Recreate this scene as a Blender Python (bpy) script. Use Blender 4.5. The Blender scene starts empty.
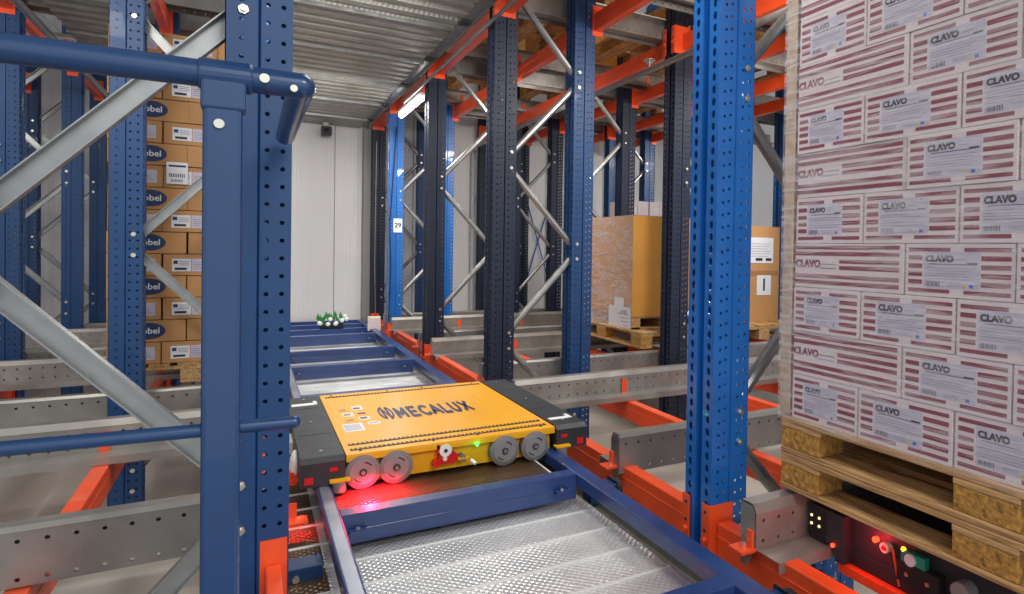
import bpy, math, random
from mathutils import Vector, Matrix
random.seed(7)
# ------------------------------------------------------------------ scene, camera, light
sc = bpy.context.scene
col = sc.collection
H = 1.45                      # eye height above the hall floor; heights below are given relative to the eye
F_PX, CX, CY = 633.7, 618.9, 261.0
YAW, PIT, ROL = (math.radians(a) for a in (30.203, .9222, .9745))
fw = Vector((math.sin(YAW)*math.cos(PIT), math.cos(YAW)*math.cos(PIT), -math.sin(PIT)))
rt = Vector((math.cos(YAW), -math.sin(YAW), 0)); up = rt.cross(fw)
r2 = math.cos(ROL)*rt + math.sin(ROL)*up; u2 = math.cos(ROL)*up - math.sin(ROL)*rt
cam_d = bpy.data.cameras.new('camera'); cam = bpy.data.objects.new('camera', cam_d); col.objects.link(cam)
M3 = Matrix((r2, u2, -fw)).transposed()
cam.matrix_world = Matrix.Translation((0, 0, H)) @ M3.to_4x4()
cam_d.sensor_width = 36; cam_d.sensor_fit = 'HORIZONTAL'; cam_d.lens = F_PX/1024*36
cam_d.shift_x = (512-CX)/1024; cam_d.shift_y = -(297-CY)/1024; cam_d.clip_start = .02
sc.camera = cam
vs = sc.view_settings
vs.view_transform = 'Standard'; vs.look = 'None'; vs.gamma = 1; vs.use_curve_mapping = False
vs.exposure = 0.0
w = bpy.data.worlds.new('world'); sc.world = w; w.use_nodes = True
w.node_tree.nodes['Background'].inputs[0].default_value = (.84, .92, 1, 1)
w.node_tree.nodes['Background'].inputs[1].default_value = 1.15
def area(name, loc, sx, sy, power, rot=(0, 0, 0), colr=(1, .97, .92)):
    l = bpy.data.lights.new(name, 'AREA'); l.shape = 'RECTANGLE'; l.size = sx; l.size_y = sy
    l.energy = power; l.color = colr
    o = bpy.data.objects.new(name, l); o.location = (loc[0], loc[1], loc[2]+H)
    o.rotation_euler = [math.radians(a) for a in rot]; col.objects.link(o); return o
area('aisle_fill_near', (1.0, -1.7, 1.9), 1.4, .6, 60, (50, 0, 0))  # fill light added behind the camera, no visible fitting
area('aisle_fill', (.75, 1.7, 1.40), .7, .2, 14, (15, 0, 0))  # unseen fill lights added to brighten the aisle and back wall
area('aisle_fill', (.55, 3.6, 1.34), .9, .2, 18, (25, 0, 0))
area('aisle_fill', (.55, 5.7, 1.34), .9, .2, 20, (25, 0, 0))
area('rack_fill_left', (-.95, 2.5, 1.38), .5, .2, 16, (35, 0, 0))  # added fill inside both racks, tilted away from the camera
area('rack_fill_left', (-2.3, 4.8, 1.38), .8, .2, 20, (35, 0, 0))
area('rack_fill_right', (2.3, 2.3, 1.36), .6, .2, 24, (35, 0, 0))
area('rack_fill_right', (2.3, 5.0, 1.36), .6, .2, 26, (35, 0, 0))
area('rack_fill_right', (3.8, 3.4, 1.36), .6, .2, 26, (35, 0, 0))
area('rack_fill_right', (5.2, 5.8, 1.36), .8, .2, 30, (35, 0, 0))
area('upper_fill_right', (3.0, 3.0, 3.6), 3, 3, 60, (0, 0, 0))  # extra fill added out of view above the right rack

# ------------------------------------------------------------------ materials
def lin(r, g, b):
    f = lambda c: (c/255/12.92) if c/255 <= .04045 else ((c/255+.055)/1.055)**2.4
    return (f(r), f(g), f(b), 1)
def mat(name, rgb, rough=.5, metal=0., noise=0., nscale=8., bump=0., bscale=60., coat=0., emit=0., spec=.5, tr=0.):
    m = bpy.data.materials.new(name); m.use_nodes = True
    nt = m.node_tree; b = nt.nodes['Principled BSDF']
    c = lin(*rgb); b.inputs['Base Color'].default_value = c
    b.inputs['Roughness'].default_value = rough; b.inputs['Metallic'].default_value = metal
    b.inputs['Coat Weight'].default_value = coat; b.inputs['Specular IOR Level'].default_value = spec
    if emit:
        b.inputs['Emission Color'].default_value = c; b.inputs['Emission Strength'].default_value = emit
    tc = nt.nodes.new('ShaderNodeTexCoord')
    if noise:
        n = nt.nodes.new('ShaderNodeTexNoise'); n.inputs['Scale'].default_value = nscale; n.inputs['Detail'].default_value = 6
        nt.links.new(tc.outputs['Object'], n.inputs['Vector'])
        r = nt.nodes.new('ShaderNodeValToRGB')
        r.color_ramp.elements[0].position = .3; r.color_ramp.elements[1].position = .7
        r.color_ramp.elements[0].color = (*[x*(1-noise) for x in c[:3]], 1)
        r.color_ramp.elements[1].color = (*[min(1, x*(1+noise)) for x in c[:3]], 1)
        nt.links.new(n.outputs['Fac'], r.inputs['Fac']); nt.links.new(r.outputs['Color'], b.inputs['Base Color'])
        mr = nt.nodes.new('ShaderNodeMapRange'); mr.inputs['To Min'].default_value = max(0, rough-.1); mr.inputs['To Max'].default_value = min(1, rough+.14)
        nt.links.new(n.outputs['Fac'], mr.inputs['Value']); nt.links.new(mr.outputs['Result'], b.inputs['Roughness'])
    if bump:
        n2 = nt.nodes.new('ShaderNodeTexNoise'); n2.inputs['Scale'].default_value = bscale; n2.inputs['Detail'].default_value = 4
        nt.links.new(tc.outputs['Object'], n2.inputs['Vector'])
        bp = nt.nodes.new('ShaderNodeBump'); bp.inputs['Strength'].default_value = bump; bp.inputs['Distance'].default_value = .01
        nt.links.new(n2.outputs['Fac'], bp.inputs['Height']); nt.links.new(bp.outputs['Normal'], b.inputs['Normal'])
    return m
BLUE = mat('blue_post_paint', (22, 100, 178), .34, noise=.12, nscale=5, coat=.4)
NAVY = mat('navy_post_paint_and_shade', (14, 62, 112), .46, noise=.15, nscale=5, coat=.05)
NAVY2 = mat('dark_navy_paint_and_shade', (16, 28, 52), .5, noise=.15, nscale=5, coat=.0)  # on right-hand posts this paints in the shade
BEAMB = mat('ladder_blue_paint', (34, 60, 114), .36, noise=.15, nscale=6, bump=.05, coat=.3)
RAILB = mat('guard_rail_paint', (8, 54, 100), .36, noise=.08, nscale=3, coat=.4)
ORNG = mat('orange_beam_paint', (242, 84, 36), .38, noise=.1, nscale=6, coat=.3)
GALV = mat('galvanised_steel', (160, 160, 158), .36, .8, noise=.14, nscale=14, bump=.03, bscale=30)
GALVD = mat('dull_galvanised_steel', (150, 148, 142), .42, .7, noise=.18, nscale=7, bump=.03)
STEEL = mat('zinc_bolt', (215, 210, 195), .3, .9)
BRASS = mat('yellow_zinc_bolt', (205, 180, 90), .35, .8)
YEL = mat('shuttle_yellow_paint', (250, 178, 28), .38, noise=.04, nscale=4, coat=.3)
YELD = mat('shuttle_side_yellow', (238, 176, 12), .45, noise=.06)
BLK = mat('black_steel', (44, 47, 52), .5, noise=.15, nscale=12)
RUB = mat('black_rubber', (24, 24, 26), .7)
GREYW = mat('grey_wheel_tread', (122, 118, 119), .55, noise=.06)
GREYH = mat('grey_wheel_hub', (150, 147, 148), .4, .2)
NAVYINK = mat('navy_ink', (28, 42, 84), .5)
WHT = mat('white_plastic', (238, 238, 236), .45)
REDP = mat('red_plastic', (215, 22, 28), .35, coat=.3)
REDL = mat('red_light', (255, 60, 30), .3, emit=4)
ORL = mat('orange_light', (255, 150, 30), .3, emit=5)
GRNL = mat('green_light', (40, 255, 90), .3, emit=8)
DOTL = mat('cream_indicator', (250, 236, 170), .3, emit=1.2)
GRNP = mat('green_plastic', (20, 150, 120), .4)
LAMP = mat('tube_lamp_glow', (255, 252, 246), .3, emit=16)
CARD = mat('brown_cardboard', (190, 140, 88), .7, noise=.07, nscale=5, bump=.03, bscale=25)
CARD2 = mat('golden_cardboard', (208, 146, 58), .65, noise=.1, nscale=3, bump=.04, bscale=12)
CARDE = mat('cardboard_edge_board', (190, 164, 140), .55, noise=.2, nscale=40)
CARW = mat('white_carton_board', (224, 209, 211), .5, noise=.03, nscale=3)
MARO = mat('maroon_ink', (132, 24, 58), .5, noise=.1, nscale=10)
LILA = mat('lilac_paper_label', (196, 190, 208), .5)
PAPR = mat('white_paper_label', (226, 226, 230), .5)
INK = mat('black_ink', (40, 36, 44), .6)
GINK = mat('grey_ink', (140, 134, 146), .6)
YINK = mat('yellow_dot_ink', (205, 190, 60), .5)
BINK = mat('blue_dot_ink', (40, 90, 190), .5)
SEAM = mat('carton_seam_tape', (165, 118, 72), .5)
LOGB = mat('navy_oval_ink', (30, 54, 100), .5)
WOOD = mat('pallet_pine', (196, 150, 92), .7, noise=.25, nscale=6, bump=.1, bscale=18)
WOODC = mat('chipboard_block', (180, 132, 62), .75, noise=.5, nscale=60, bump=.5, bscale=90)
BLUEP = mat('blue_plastic_wrap', (20, 100, 190), .4)
CREAM = mat('cream_box', (232, 222, 196), .6)
LEAF = mat('green_leaf', (50, 130, 70), .6)
CAML = mat('glass_black', (12, 12, 14), .15, coat=1)

def wood_grain(m):
    nt = m.node_tree; b = nt.nodes['Principled BSDF']
    tc = nt.nodes.new('ShaderNodeTexCoord'); mp = nt.nodes.new('ShaderNodeMapping'); mp.inputs['Scale'].default_value = (14, 1.2, 30)
    n = nt.nodes.new('ShaderNodeTexNoise'); n.inputs['Scale'].default_value = 4; n.inputs['Detail'].default_value = 8; n.inputs['Distortion'].default_value = 1
    r = nt.nodes.new('ShaderNodeValToRGB'); r.color_ramp.elements[0].color = lin(132, 88, 48); r.color_ramp.elements[1].color = lin(214, 172, 116)
    r.color_ramp.elements[0].position = .3; r.color_ramp.elements[1].position = .65
    nt.links.new(tc.outputs['Object'], mp.inputs[0]); nt.links.new(mp.outputs[0], n.inputs['Vector']); nt.links.new(n.outputs['Fac'], r.inputs['Fac']); nt.links.new(r.outputs['Color'], b.inputs['Base Color'])
wood_grain(WOOD)

def tread_mat(name, rgb, sx, sy, strength, rough=.32):
    m = mat(name, rgb, rough, .62, noise=.14, nscale=5)
    nt = m.node_tree; b = nt.nodes['Principled BSDF']
    tc = nt.nodes.new('ShaderNodeTexCoord'); mp = nt.nodes.new('ShaderNodeMapping'); mp.inputs['Rotation'].default_value = (0, 0, math.radians(45)); mp.inputs['Scale'].default_value = (sx, sy, 1)
    c = nt.nodes.new('ShaderNodeTexVoronoi'); c.inputs['Scale'].default_value = 1; c.inputs['Randomness'].default_value = .12
    bp = nt.nodes.new('ShaderNodeBump'); bp.inputs['Strength'].default_value = strength; bp.inputs['Distance'].default_value = .006
    nt.links.new(tc.outputs['Object'], mp.inputs[0]); nt.links.new(mp.outputs[0], c.inputs['Vector'])
    nt.links.new(c.outputs['Distance'], bp.inputs['Height']); nt.links.new(bp.outputs['Normal'], b.inputs['Normal'])
    return m
TREAD = tread_mat('galvanised_tread_plate', (226, 228, 228), 62, 62, .7)
CEILM = tread_mat('galvanised_deck_underside', (168, 168, 160), 45, 45, .8, .4)

def floor_mat():
    m = mat('concrete_floor', (186, 180, 170), .4, noise=.12, nscale=1.4, bump=.02)
    return m
FLOORM = floor_mat()
def wall_mat(name, rgb):
    m = mat(name, rgb, .4, noise=.02, nscale=1)
    nt = m.node_tree; b = nt.nodes['Principled BSDF']
    tc = nt.nodes.new('ShaderNodeTexCoord'); wv = nt.nodes.new('ShaderNodeTexWave'); wv.bands_direction = 'X'; wv.inputs['Scale'].default_value = 8
    wv.wave_profile = 'TRI'
    bp = nt.nodes.new('ShaderNodeBump'); bp.inputs['Strength'].default_value = .25; bp.inputs['Distance'].default_value = .01
    nt.links.new(tc.outputs['Object'], wv.inputs['Vector']); nt.links.new(wv.outputs['Fac'], bp.inputs['Height']); nt.links.new(bp.outputs['Normal'], b.inputs['Normal'])
    return m
WALLM = wall_mat('white_insulated_panel', (242, 240, 240))
WALLG = mat('grey_wall_flashing', (150, 146, 144), .5)

# ------------------------------------------------------------------ mesh helper
class MB:
    def __init__(s): s.v = []; s.f = []; s.m = []; s.mats = []
    def mi(s, m):
        if m not in s.mats: s.mats.append(m)
        return s.mats.index(m)
    def poly(s, pts, m):
        n = len(s.v); s.v += [tuple(p) for p in pts]; s.f.append(tuple(range(n, n+len(pts)))); s.m.append(s.mi(m))
    def mesh(s, vs_, fs, m):
        n = len(s.v); s.v += [tuple(p) for p in vs_]; k = s.mi(m)
        for f in fs: s.f.append(tuple(n+i for i in f)); s.m.append(k)
    def box(s, a, b, m):
        x0, y0, z0 = (min(a[i], b[i]) for i in range(3)); x1, y1, z1 = (max(a[i], b[i]) for i in range(3))
        s.mesh([(x0,y0,z0),(x1,y0,z0),(x1,y1,z0),(x0,y1,z0),(x0,y0,z1),(x1,y0,z1),(x1,y1,z1),(x0,y1,z1)],
               [(0,3,2,1),(4,5,6,7),(0,1,5,4),(1,2,6,5),(2,3,7,6),(3,0,4,7)], m)
    def prism(s, p2, axis, a, b, m):
        n = len(p2)
        def P(p, t): return {'X': (t, p[0], p[1]), 'Y': (p[0], t, p[1]), 'Z': (p[0], p[1], t)}[axis]
        vs_ = [P(p, a) for p in p2] + [P(p, b) for p in p2]
        fs = [(i, (i+1) % n, n+(i+1) % n, n+i) for i in range(n)] + [tuple(range(n-1, -1, -1)), tuple(range(n, 2*n))]
        s.mesh(vs_, fs, m)
    def sheet(s, prof, t, axis, a, b, m):
        # folded sheet: open 2-D polyline prof, thickness t to its left side
        L = []
        for i, p in enumerate(prof):
            ns = []
            if i > 0: d = Vector(p)-Vector(prof[i-1]); d.normalize(); ns.append(Vector((-d.y, d.x)))
            if i < len(prof)-1: d = Vector(prof[i+1])-Vector(p); d.normalize(); ns.append(Vector((-d.y, d.x)))
            n = sum(ns, Vector((0, 0))); n.normalize(); k = t/max(.4, n.dot(ns[0])); L.append((p[0]+n.x*k, p[1]+n.y*k))
        for i in range(len(prof)-1):
            s.prism([prof[i], prof[i+1], L[i+1], L[i]], axis, a, b, m)
    def tube(s, p0, p1, r, m, n=12, r1=None, cap=True):
        p0 = Vector(p0); p1 = Vector(p1); d = (p1-p0).normalized()
        a = d.orthogonal().normalized(); b = d.cross(a); r1 = r if r1 is None else r1
        vs_ = [p0+(a*math.cos(2*math.pi*i/n)+b*math.sin(2*math.pi*i/n))*r for i in range(n)] + [p1+(a*math.cos(2*math.pi*i/n)+b*math.sin(2*math.pi*i/n))*r1 for i in range(n)]
        fs = [(i, (i+1) % n, n+(i+1) % n, n+i) for i in range(n)]
        if cap: fs += [tuple(range(n-1, -1, -1)), tuple(range(n, 2*n))]
        s.mesh(vs_, fs, m)
    def path(s, pts, r, m, n=12):
        for i in range(len(pts)-1): s.tube(pts[i], pts[i+1], r, m, n)
        for p in pts[1:-1]: s.ball(p, r, m, 10)
    def ball(s, c, r, m, n=10, sc_=(1, 1, 1)):
        vs_ = []; fs = []; k = n//2
        for i in range(k+1):
            th = math.pi*i/k
            for j in range(n):
                ph = 2*math.pi*j/n
                vs_.append((c[0]+r*sc_[0]*math.sin(th)*math.cos(ph), c[1]+r*sc_[1]*math.sin(th)*math.sin(ph), c[2]+r*sc_[2]*math.cos(th)))
        for i in range(k):
            for j in range(n): fs.append((i*n+j, i*n+(j+1) % n, (i+1)*n+(j+1) % n, (i+1)*n+j))
        s.mesh(vs_, fs, m)
    def bar(s, p0, p1, wd, th, m, ref=(0, 1, 0)):
        # rectangular bar from p0 to p1; wd measured across ref's perpendicular, th along ref
        p0 = Vector(p0); p1 = Vector(p1); d = (p1-p0).normalized(); r = Vector(ref).normalized(); q = d.cross(r).normalized()
        o = [(-1,-1),(1,-1),(1,1),(-1,1)]
        vs_ = [p+q*(i*wd/2)+r*(j*th/2) for p in (p0, p1) for i, j in o]
        s.mesh(vs_, [(0,1,2,3),(7,6,5,4),(0,4,5,1),(1,5,6,2),(2,6,7,3),(3,7,4,0)], m)
    def perf(s, o, u, v, nu_edges, pitch, nrow, hole, m, depth=.003, nrm=(0, 0, 1), off=0.):
        # strip perforated by a grid: nu_edges = [(u0,u1,[(cu, cv)...])] columns, hole(cu,cv)->ring of 8 offsets
        o = Vector(o); u = Vector(u); v = Vector(v); nrm = Vector(nrm)
        for (u0, u1, (cu, cv), ring) in nu_edges:
            vs_ = []; fs = []
            for k in range(nrow):
                b = k*pitch+off
                out = [(u0, b), ((u0+u1)/2, b), (u1, b), (u1, b+pitch/2), (u1, b+pitch), ((u0+u1)/2, b+pitch), (u0, b+pitch), (u0, b+pitch/2)]
                inn = [(cu+x, b+cv+y) for x, y in ring]
                n = len(vs_)
                vs_ += [o+u*x+v*y for x, y in out] + [o+u*x+v*y for x, y in inn] + [o+u*x+v*y-nrm*depth for x, y in inn]
                for i in range(8):
                    j = (i+1) % 8
                    fs.append((n+i, n+j, n+8+j, n+8+i)); fs.append((n+8+i, n+8+j, n+16+j, n+16+i))
            s.mesh(vs_, fs, m)
    def me(s, me_, M, m):
        s.mesh([M @ v.co for v in me_.vertices], [tuple(p.vertices) for p in me_.polygons], m)
def ring(rx, ry, top=1.):   # order matches outer ring: starts bottom-left, counter-clockwise
    return [(-rx*.7*top, -ry*.7), (0, -ry), (rx*.7*top, -ry*.7), (rx, 0), (rx*.7, ry*.7), (0, ry), (-rx*.7, ry*.7), (-rx, 0)]
def obj(name, mb, parent=None, loc=(0, 0, 0), bevel=0., smooth=False, mesh=None):
    if mesh is None:
        mesh = bpy.data.meshes.new(name); mesh.from_pydata(mb.v, [], mb.f); mesh.update()
        for m in mb.mats: mesh.materials.append(m)
        mesh.polygons.foreach_set('material_index', mb.m)
        if smooth:
            mesh.polygons.foreach_set('use_smooth', [True]*len(mesh.polygons))
    o = bpy.data.objects.new(name, mesh); col.objects.link(o)
    if parent: o.parent = parent; o.location = loc
    else: o.location = (loc[0], loc[1], loc[2]+H)
    if smooth:
        es = o.modifiers.new('edge', 'EDGE_SPLIT'); es.split_angle = math.radians(40)
    if bevel:
        b = o.modifiers.new('bevel', 'BEVEL'); b.width = bevel; b.segments = 2; b.limit_method = 'ANGLE'; b.angle_limit = math.radians(50)
    return o
def mesh_only(name, mb):
    o = obj(name, mb); me_ = o.data; bpy.data.objects.remove(o); return me_
def tag(o, label=None, cat=None, group=None, kind=None):
    if label: o['label'] = label
    if cat: o['category'] = cat
    if group: o['group'] = group
    if kind: o['kind'] = kind
    return o
def thing(name, loc, label, cat, group=None):
    o = bpy.data.objects.new(name, None); o.empty_display_size = .1; col.objects.link(o)
    o.location = (loc[0], loc[1], loc[2]+H); return tag(o, label, cat, group)
def dup(root, loc, label=None, group=None):
    r = root.copy(); col.objects.link(r); r.location = (loc[0], loc[1], loc[2]+H)
    if label: r['label'] = label
    if group: r['group'] = group
    for ch in list(root.children):
        c = ch.copy(); col.objects.link(c); c.parent = r
        for g in ch.children:
            d = g.copy(); col.objects.link(d); d.parent = c
    return r
_txt = {}
def text_me(s, size, bold=.0, align='CENTER'):
    key = (s, size, bold, align)
    if key not in _txt:
        cu = bpy.data.curves.new('lettering', 'FONT'); cu.body = s; cu.size = size; cu.align_x = align; cu.align_y = 'CENTER'; cu.offset = bold
        cu.resolution_u = 3
        to = bpy.data.objects.new('lettering', cu); col.objects.link(to)
        dg = bpy.context.evaluated_depsgraph_get(); dg.update()
        _txt[key] = bpy.data.meshes.new_from_object(to.evaluated_get(dg))
        bpy.data.objects.remove(to)
    return _txt[key]
# frames for flat print on a face: (u axis, v axis, origin)
def face_M(o, u, v):
    u = Vector(u); v = Vector(v); n = u.cross(v)
    M = Matrix((u, v, n)).transposed().to_4x4(); M.translation = Vector(o); return M

# ------------------------------------------------------------------ setting
b = MB(); b.box((-9, -3, -H-.2), (12, 9.2, -H), FLOORM)
tag(obj('floor', b), kind='structure')
b = MB(); b.box((-9, 8.62, -H), (12, 8.75, 4.2), WALLM)
for i in range(22):
    x = -8.6+i*.95; b.box((x, 8.612, -H), (x+.008, 8.62, 4.2), WALLG)
tag(obj('wall_back', b), kind='structure')
b = MB(); b.box((11.9, -3, -H), (12, 8.75, 4.2), WALLM); tag(obj('wall_right', b), kind='structure')
b = MB(); b.box((-9, -3, -H), (-8.9, 8.75, 4.2), WALLM); tag(obj('wall_left', b), kind='structure')
b = MB(); b.box((1.22, 8.45, -.93), (1.30, 8.61, 1.49), WALLG)
tag(obj('trim_1', b), kind='structure')

def deck(x0, x1, y0, y1, z, m, name):
    # trapezoidal sheet with a folded seam every .9 m, running across the aisle
    b = MB(); y = y0
    while y < y1-1e-6:
        p = []
        for k in range(6):
            yy = y+k*.15; p += [(yy, z), (yy+.07, z), (yy+.085, z+.03), (yy+.135, z+.03)]
        p.append((y+.9, z)); b.sheet(p, .003, 'X', x0, x1, m)
        b.box((x0, y-.012, z-.022), (x1, y+.012, z), GALV)
        y += .9
    o = obj(name, b); return tag(o, kind='structure')
deck(-.10, 1.19, -.18, 8.5, 1.49, CEILM, 'ceiling')
deck(-1.18, -.62, 3.42, 8.5, 1.56, CEILM, 'ceiling')
b = MB(); b.box((-9, -3, 3.9), (12, 8.75, 4.0), WALLM)
tag(obj('ceiling', b), kind='structure')

# ------------------------------------------------------------------ rack uprights
ZB, ZT, PIT_ = -H, 2.36, .04
NR = int((ZT-ZB)/PIT_)
def upright_post(D, W, side, paint, round_=False):
    # D depth in X, W width in Y; side=+1: slotted face looks to -X (rack right of the aisle), -1: looks to +X
    b = MB(); X = (lambda x: x) if side > 0 else (lambda x: D-x)
    nx = (-1 if side > 0 else 1)
    tear = ring(.010, .014, 1.); dot = ring(.0052, .0052); rnd = ring(.0052, .0052)
    g = .03*W/.14
    # slotted face: two strips and a recessed middle channel
    a = W*.36
    b.perf((X(0), 0, ZB), (0, 1, 0), (0, 0, 1), [(0, a, (a*.5, .02), tear), (W-a, W, (W-a*.5, .02), tear)], PIT_, NR, None, paint, nrm=(nx, 0, 0))
    b.sheet([(X(0), a), (X(.03), a+.006), (X(.03), W-a-.006), (X(0), W-a)], .002*side, 'Z', ZB, ZT, paint)
    # two flanks with bolt holes and a pressed groove
    h = D*.47
    for y, ny in ((0, -1), (W, 1)):
        if round_:
            cols = [(0, h*.6, (h*.3, .02), rnd), (h*.6, h, (h*.8, .02), rnd)]; cols2 = [(D-h, D, (D-h*.5, .02), rnd)]
        else:
            cols = [(0, h*.5, (h*.38, .012), dot), (h*.5, h, (h*.72, .018), dot)]; cols2 = [(D-h, D-h*.5, (D-h*.68, .012), dot), (D-h*.5, D, (D-h*.3, .018), dot)]
        b.perf((X(0), y, ZB), (-nx, 0, 0), (0, 0, 1), cols+cols2, PIT_, NR, None, paint, nrm=(0, ny, 0))
        b.sheet([(X(h), y), (X(D/2), y-ny*.008), (X(D-h), y)], .002, 'Z', ZB, ZT, paint)
        b.box((X(D), y, ZB), (X(D)+nx*.002, y-ny*.022, ZT), paint)
    return b
def brace_mb(x0, z0, x1, z1, y, m=GALV):
    b = MB(); d = Vector((x1-x0, 0, z1-z0)).normalized(); q = Vector((d.z, 0, -d.x))
    p0 = Vector((x0, y, z0)); p1 = Vector((x1, y, z1))
    b.bar(p0+Vector((0, .026, 0)), p1+Vector((0, .026, 0)), .044, .003, m)                                  # web, then two flanges of a C-channel
    b.bar(p0+q*.0205+Vector((0, .014, 0)), p1+q*.0205+Vector((0, .014, 0)), .003, .028, m)
    b.bar(p0-q*.0205+Vector((0, .014, 0)), p1-q*.0205+Vector((0, .014, 0)), .003, .028, m)
    return b
def tube_brace_mb(x0, z0, x1, z1, y):
    b = MB(); b.tube((x0, y, z0), (x1, y, z1), .0225, GALV, 10); return b
_bolt = MB(); _bolt.tube((0, 0, 0), (0, -.006, 0), .011, STEEL, 6); _bolt.tube((0, -.006, 0), (0, -.012, 0), .006, STEEL, 8)
BOLT = mesh_only('bolt', _bolt)
def frame_mesh_set(side, W, D, gap, paint, round_, tube):
    return mesh_only('upright_post', upright_post(D, W, side, paint, round_))
def make_frame(side, W, D, dx, P, label, group, loc, tube, P2=None):
    """origin: aisle-side face of the front post, low Y edge, at eye height"""
    t = thing('upright_frame', loc, label, 'rack frame', group)
    fx = 0 if side > 0 else -D
    rx = dx if side > 0 else -dx-D
    obj('front_post', None, t, (fx, 0, 0), mesh=P); obj('rear_post', None, t, (rx, 0, 0), mesh=P2 or P)
    for x in (fx, rx):
        b = MB(); b.box((x-.02, -.02, ZB+.001), (x+D+.02, W+.02, ZB+.01), GALVD)
        obj('foot_plate', b, t)
    # zig-zag bracing: rear nodes at -.01+1.14k, front nodes at .56+1.14k
    xf = (D-.012) if side > 0 else -(D-.012)
    xr = (dx+.012) if side > 0 else -(dx+.012)
    zs = [-1.15, -.58, -.01, .56, 1.13, 1.70, 2.27]
    for i in range(len(zs)-1):
        za, zb = zs[i], zs[i+1]
        rear_first = (i % 2 == 0)
        xa, xb = (xr, xf) if rear_first else (xf, xr)
        b = (tube_brace_mb if tube else brace_mb)(xa, za+.055, xb, zb-.055, W*.42)
        obj('brace', b, t, bevel=0 if tube else .0)
    for i, z in enumerate(zs[:-1]):
        x = (xr+(.022 if side > 0 else -.022)) if i % 2 == 0 else (xf-(.022 if side > 0 else -.022))
        for dz in (-.05, .05):
            obj('bolt', None, t, (x, -.001, z+dz), mesh=BOLT)
    return t
RD, RW = .15, .14
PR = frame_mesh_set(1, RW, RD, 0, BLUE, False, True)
PSHADE = PR.copy(); PSHADE.materials[0] = NAVY  # darker copy of the blue post, shade put into its paint
PSHADE2 = PR.copy(); PSHADE2.materials[0] = NAVY2  # near-black copy, deeper shade put into the same blue paint
PL = frame_mesh_set(-1, .14, .13, 0, NAVY, True, False)
ROWS = [1.613, 3.80, 5.48, 7.20, 8.30]
rown = ['nearest the camera', 'just behind the yellow shuttle', 'third row back', 'fourth row back', 'closest to the white wall']
colr = ['on the right aisle edge', 'one bay deep right', 'two bays deep right', 'three bays deep right']
coll = ['on the left aisle edge', 'one bay deep left']
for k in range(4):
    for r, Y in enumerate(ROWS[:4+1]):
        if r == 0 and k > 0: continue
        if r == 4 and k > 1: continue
        P = PR if (r in (0, 3) and k == 0) else (PSHADE2 if k < 2 else PSHADE)
        lab = ('bright blue' if P is PR else 'shade-darkened blue')+' braced upright frame, '+rown[r]+', '+colr[k]
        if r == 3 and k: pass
        f = make_frame(1, RW, RD, .55, P, lab, 'upright frames of the right rack', (1.30+1.36*k, Y, 0), True, P2=PSHADE if (P is PSHADE2 and k == 0) else None)
        pass
for k in range(2):
    for r, Y in enumerate(ROWS):
        if k == 1 and r < 2: continue
        lab = 'blue braced upright frame, '+rown[r].replace(' with the number plate', '').replace('just behind', 'level with')+', '+coll[k]
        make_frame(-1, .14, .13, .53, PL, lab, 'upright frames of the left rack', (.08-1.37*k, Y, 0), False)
# number plate on the fourth right-hand upright
b = MB(); b.box((1.345, 7.192, .16), (1.435, 7.197, .31), WHT)
b.me(text_me('29', .07, .002), face_M((1.39, 7.1915, .235), (1, 0, 0), (0, 0, 1)), INK)
tag(obj('number_plate', b), 'white plate reading 29 fixed to a bright blue upright', 'sign')

# ------------------------------------------------------------------ orange beams along the aisle
def beam(x0, x1, ya, yb, zt, hgt, label, group, paint=ORNG, lip=.006):
    t = thing('pallet_rack_beam', ((x0+x1)/2, ya, zt), label, 'beam', group)
    wd = (x1-x0)/2; L = yb-ya
    b = MB(); b.box((-wd, .006, -hgt), (wd, L-.006, 0), paint); b.box((-wd-.002, .006, -hgt*.42), (wd+.002, L-.006, -hgt*.34), paint)
    obj('beam_body', b, t, bevel=.006)
    for y, s in ((0, 1), (L, -1)):
        q = -wd-lip
        b = MB(); b.box((q, y, -hgt-.03), (wd+.012, y+s*.005, .055), paint)
        b.box((q-.004, y-s*.035, -hgt-.03), (q, y+s*.004, .055), paint)
        for z in (.03, -.03, -.09):
            b.tube((q-.004, y-s*.018, z), (q-.007, y-s*.018, z), .006, BLK, 8)
        b.tube((q-.004, y-s*.018, -.06), (q-.016, y-s*.018, -.06), .009, paint, 6)
        obj('beam_connector', b, t)
    return t
RBX = [1.365, 1.985, 2.715, 3.32, 4.07, 4.68]
bname = ['along the right aisle edge', 'behind the front posts of the right rack', 'one bay deep on the right', 'behind the second frames on the right', 'two bays deep on the right', 'behind the third frames on the right']
gaps = [(-.20, 1.613), (1.753, 3.80), (3.94, 5.48), (5.62, 7.20), (7.34, 8.30)]
gname = ['beside the camera', 'between nearest and second uprights', 'between second and third uprights', 'between third and fourth uprights', 'at the back wall end']
LOW, HIGH = -.912, 1.588
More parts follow.
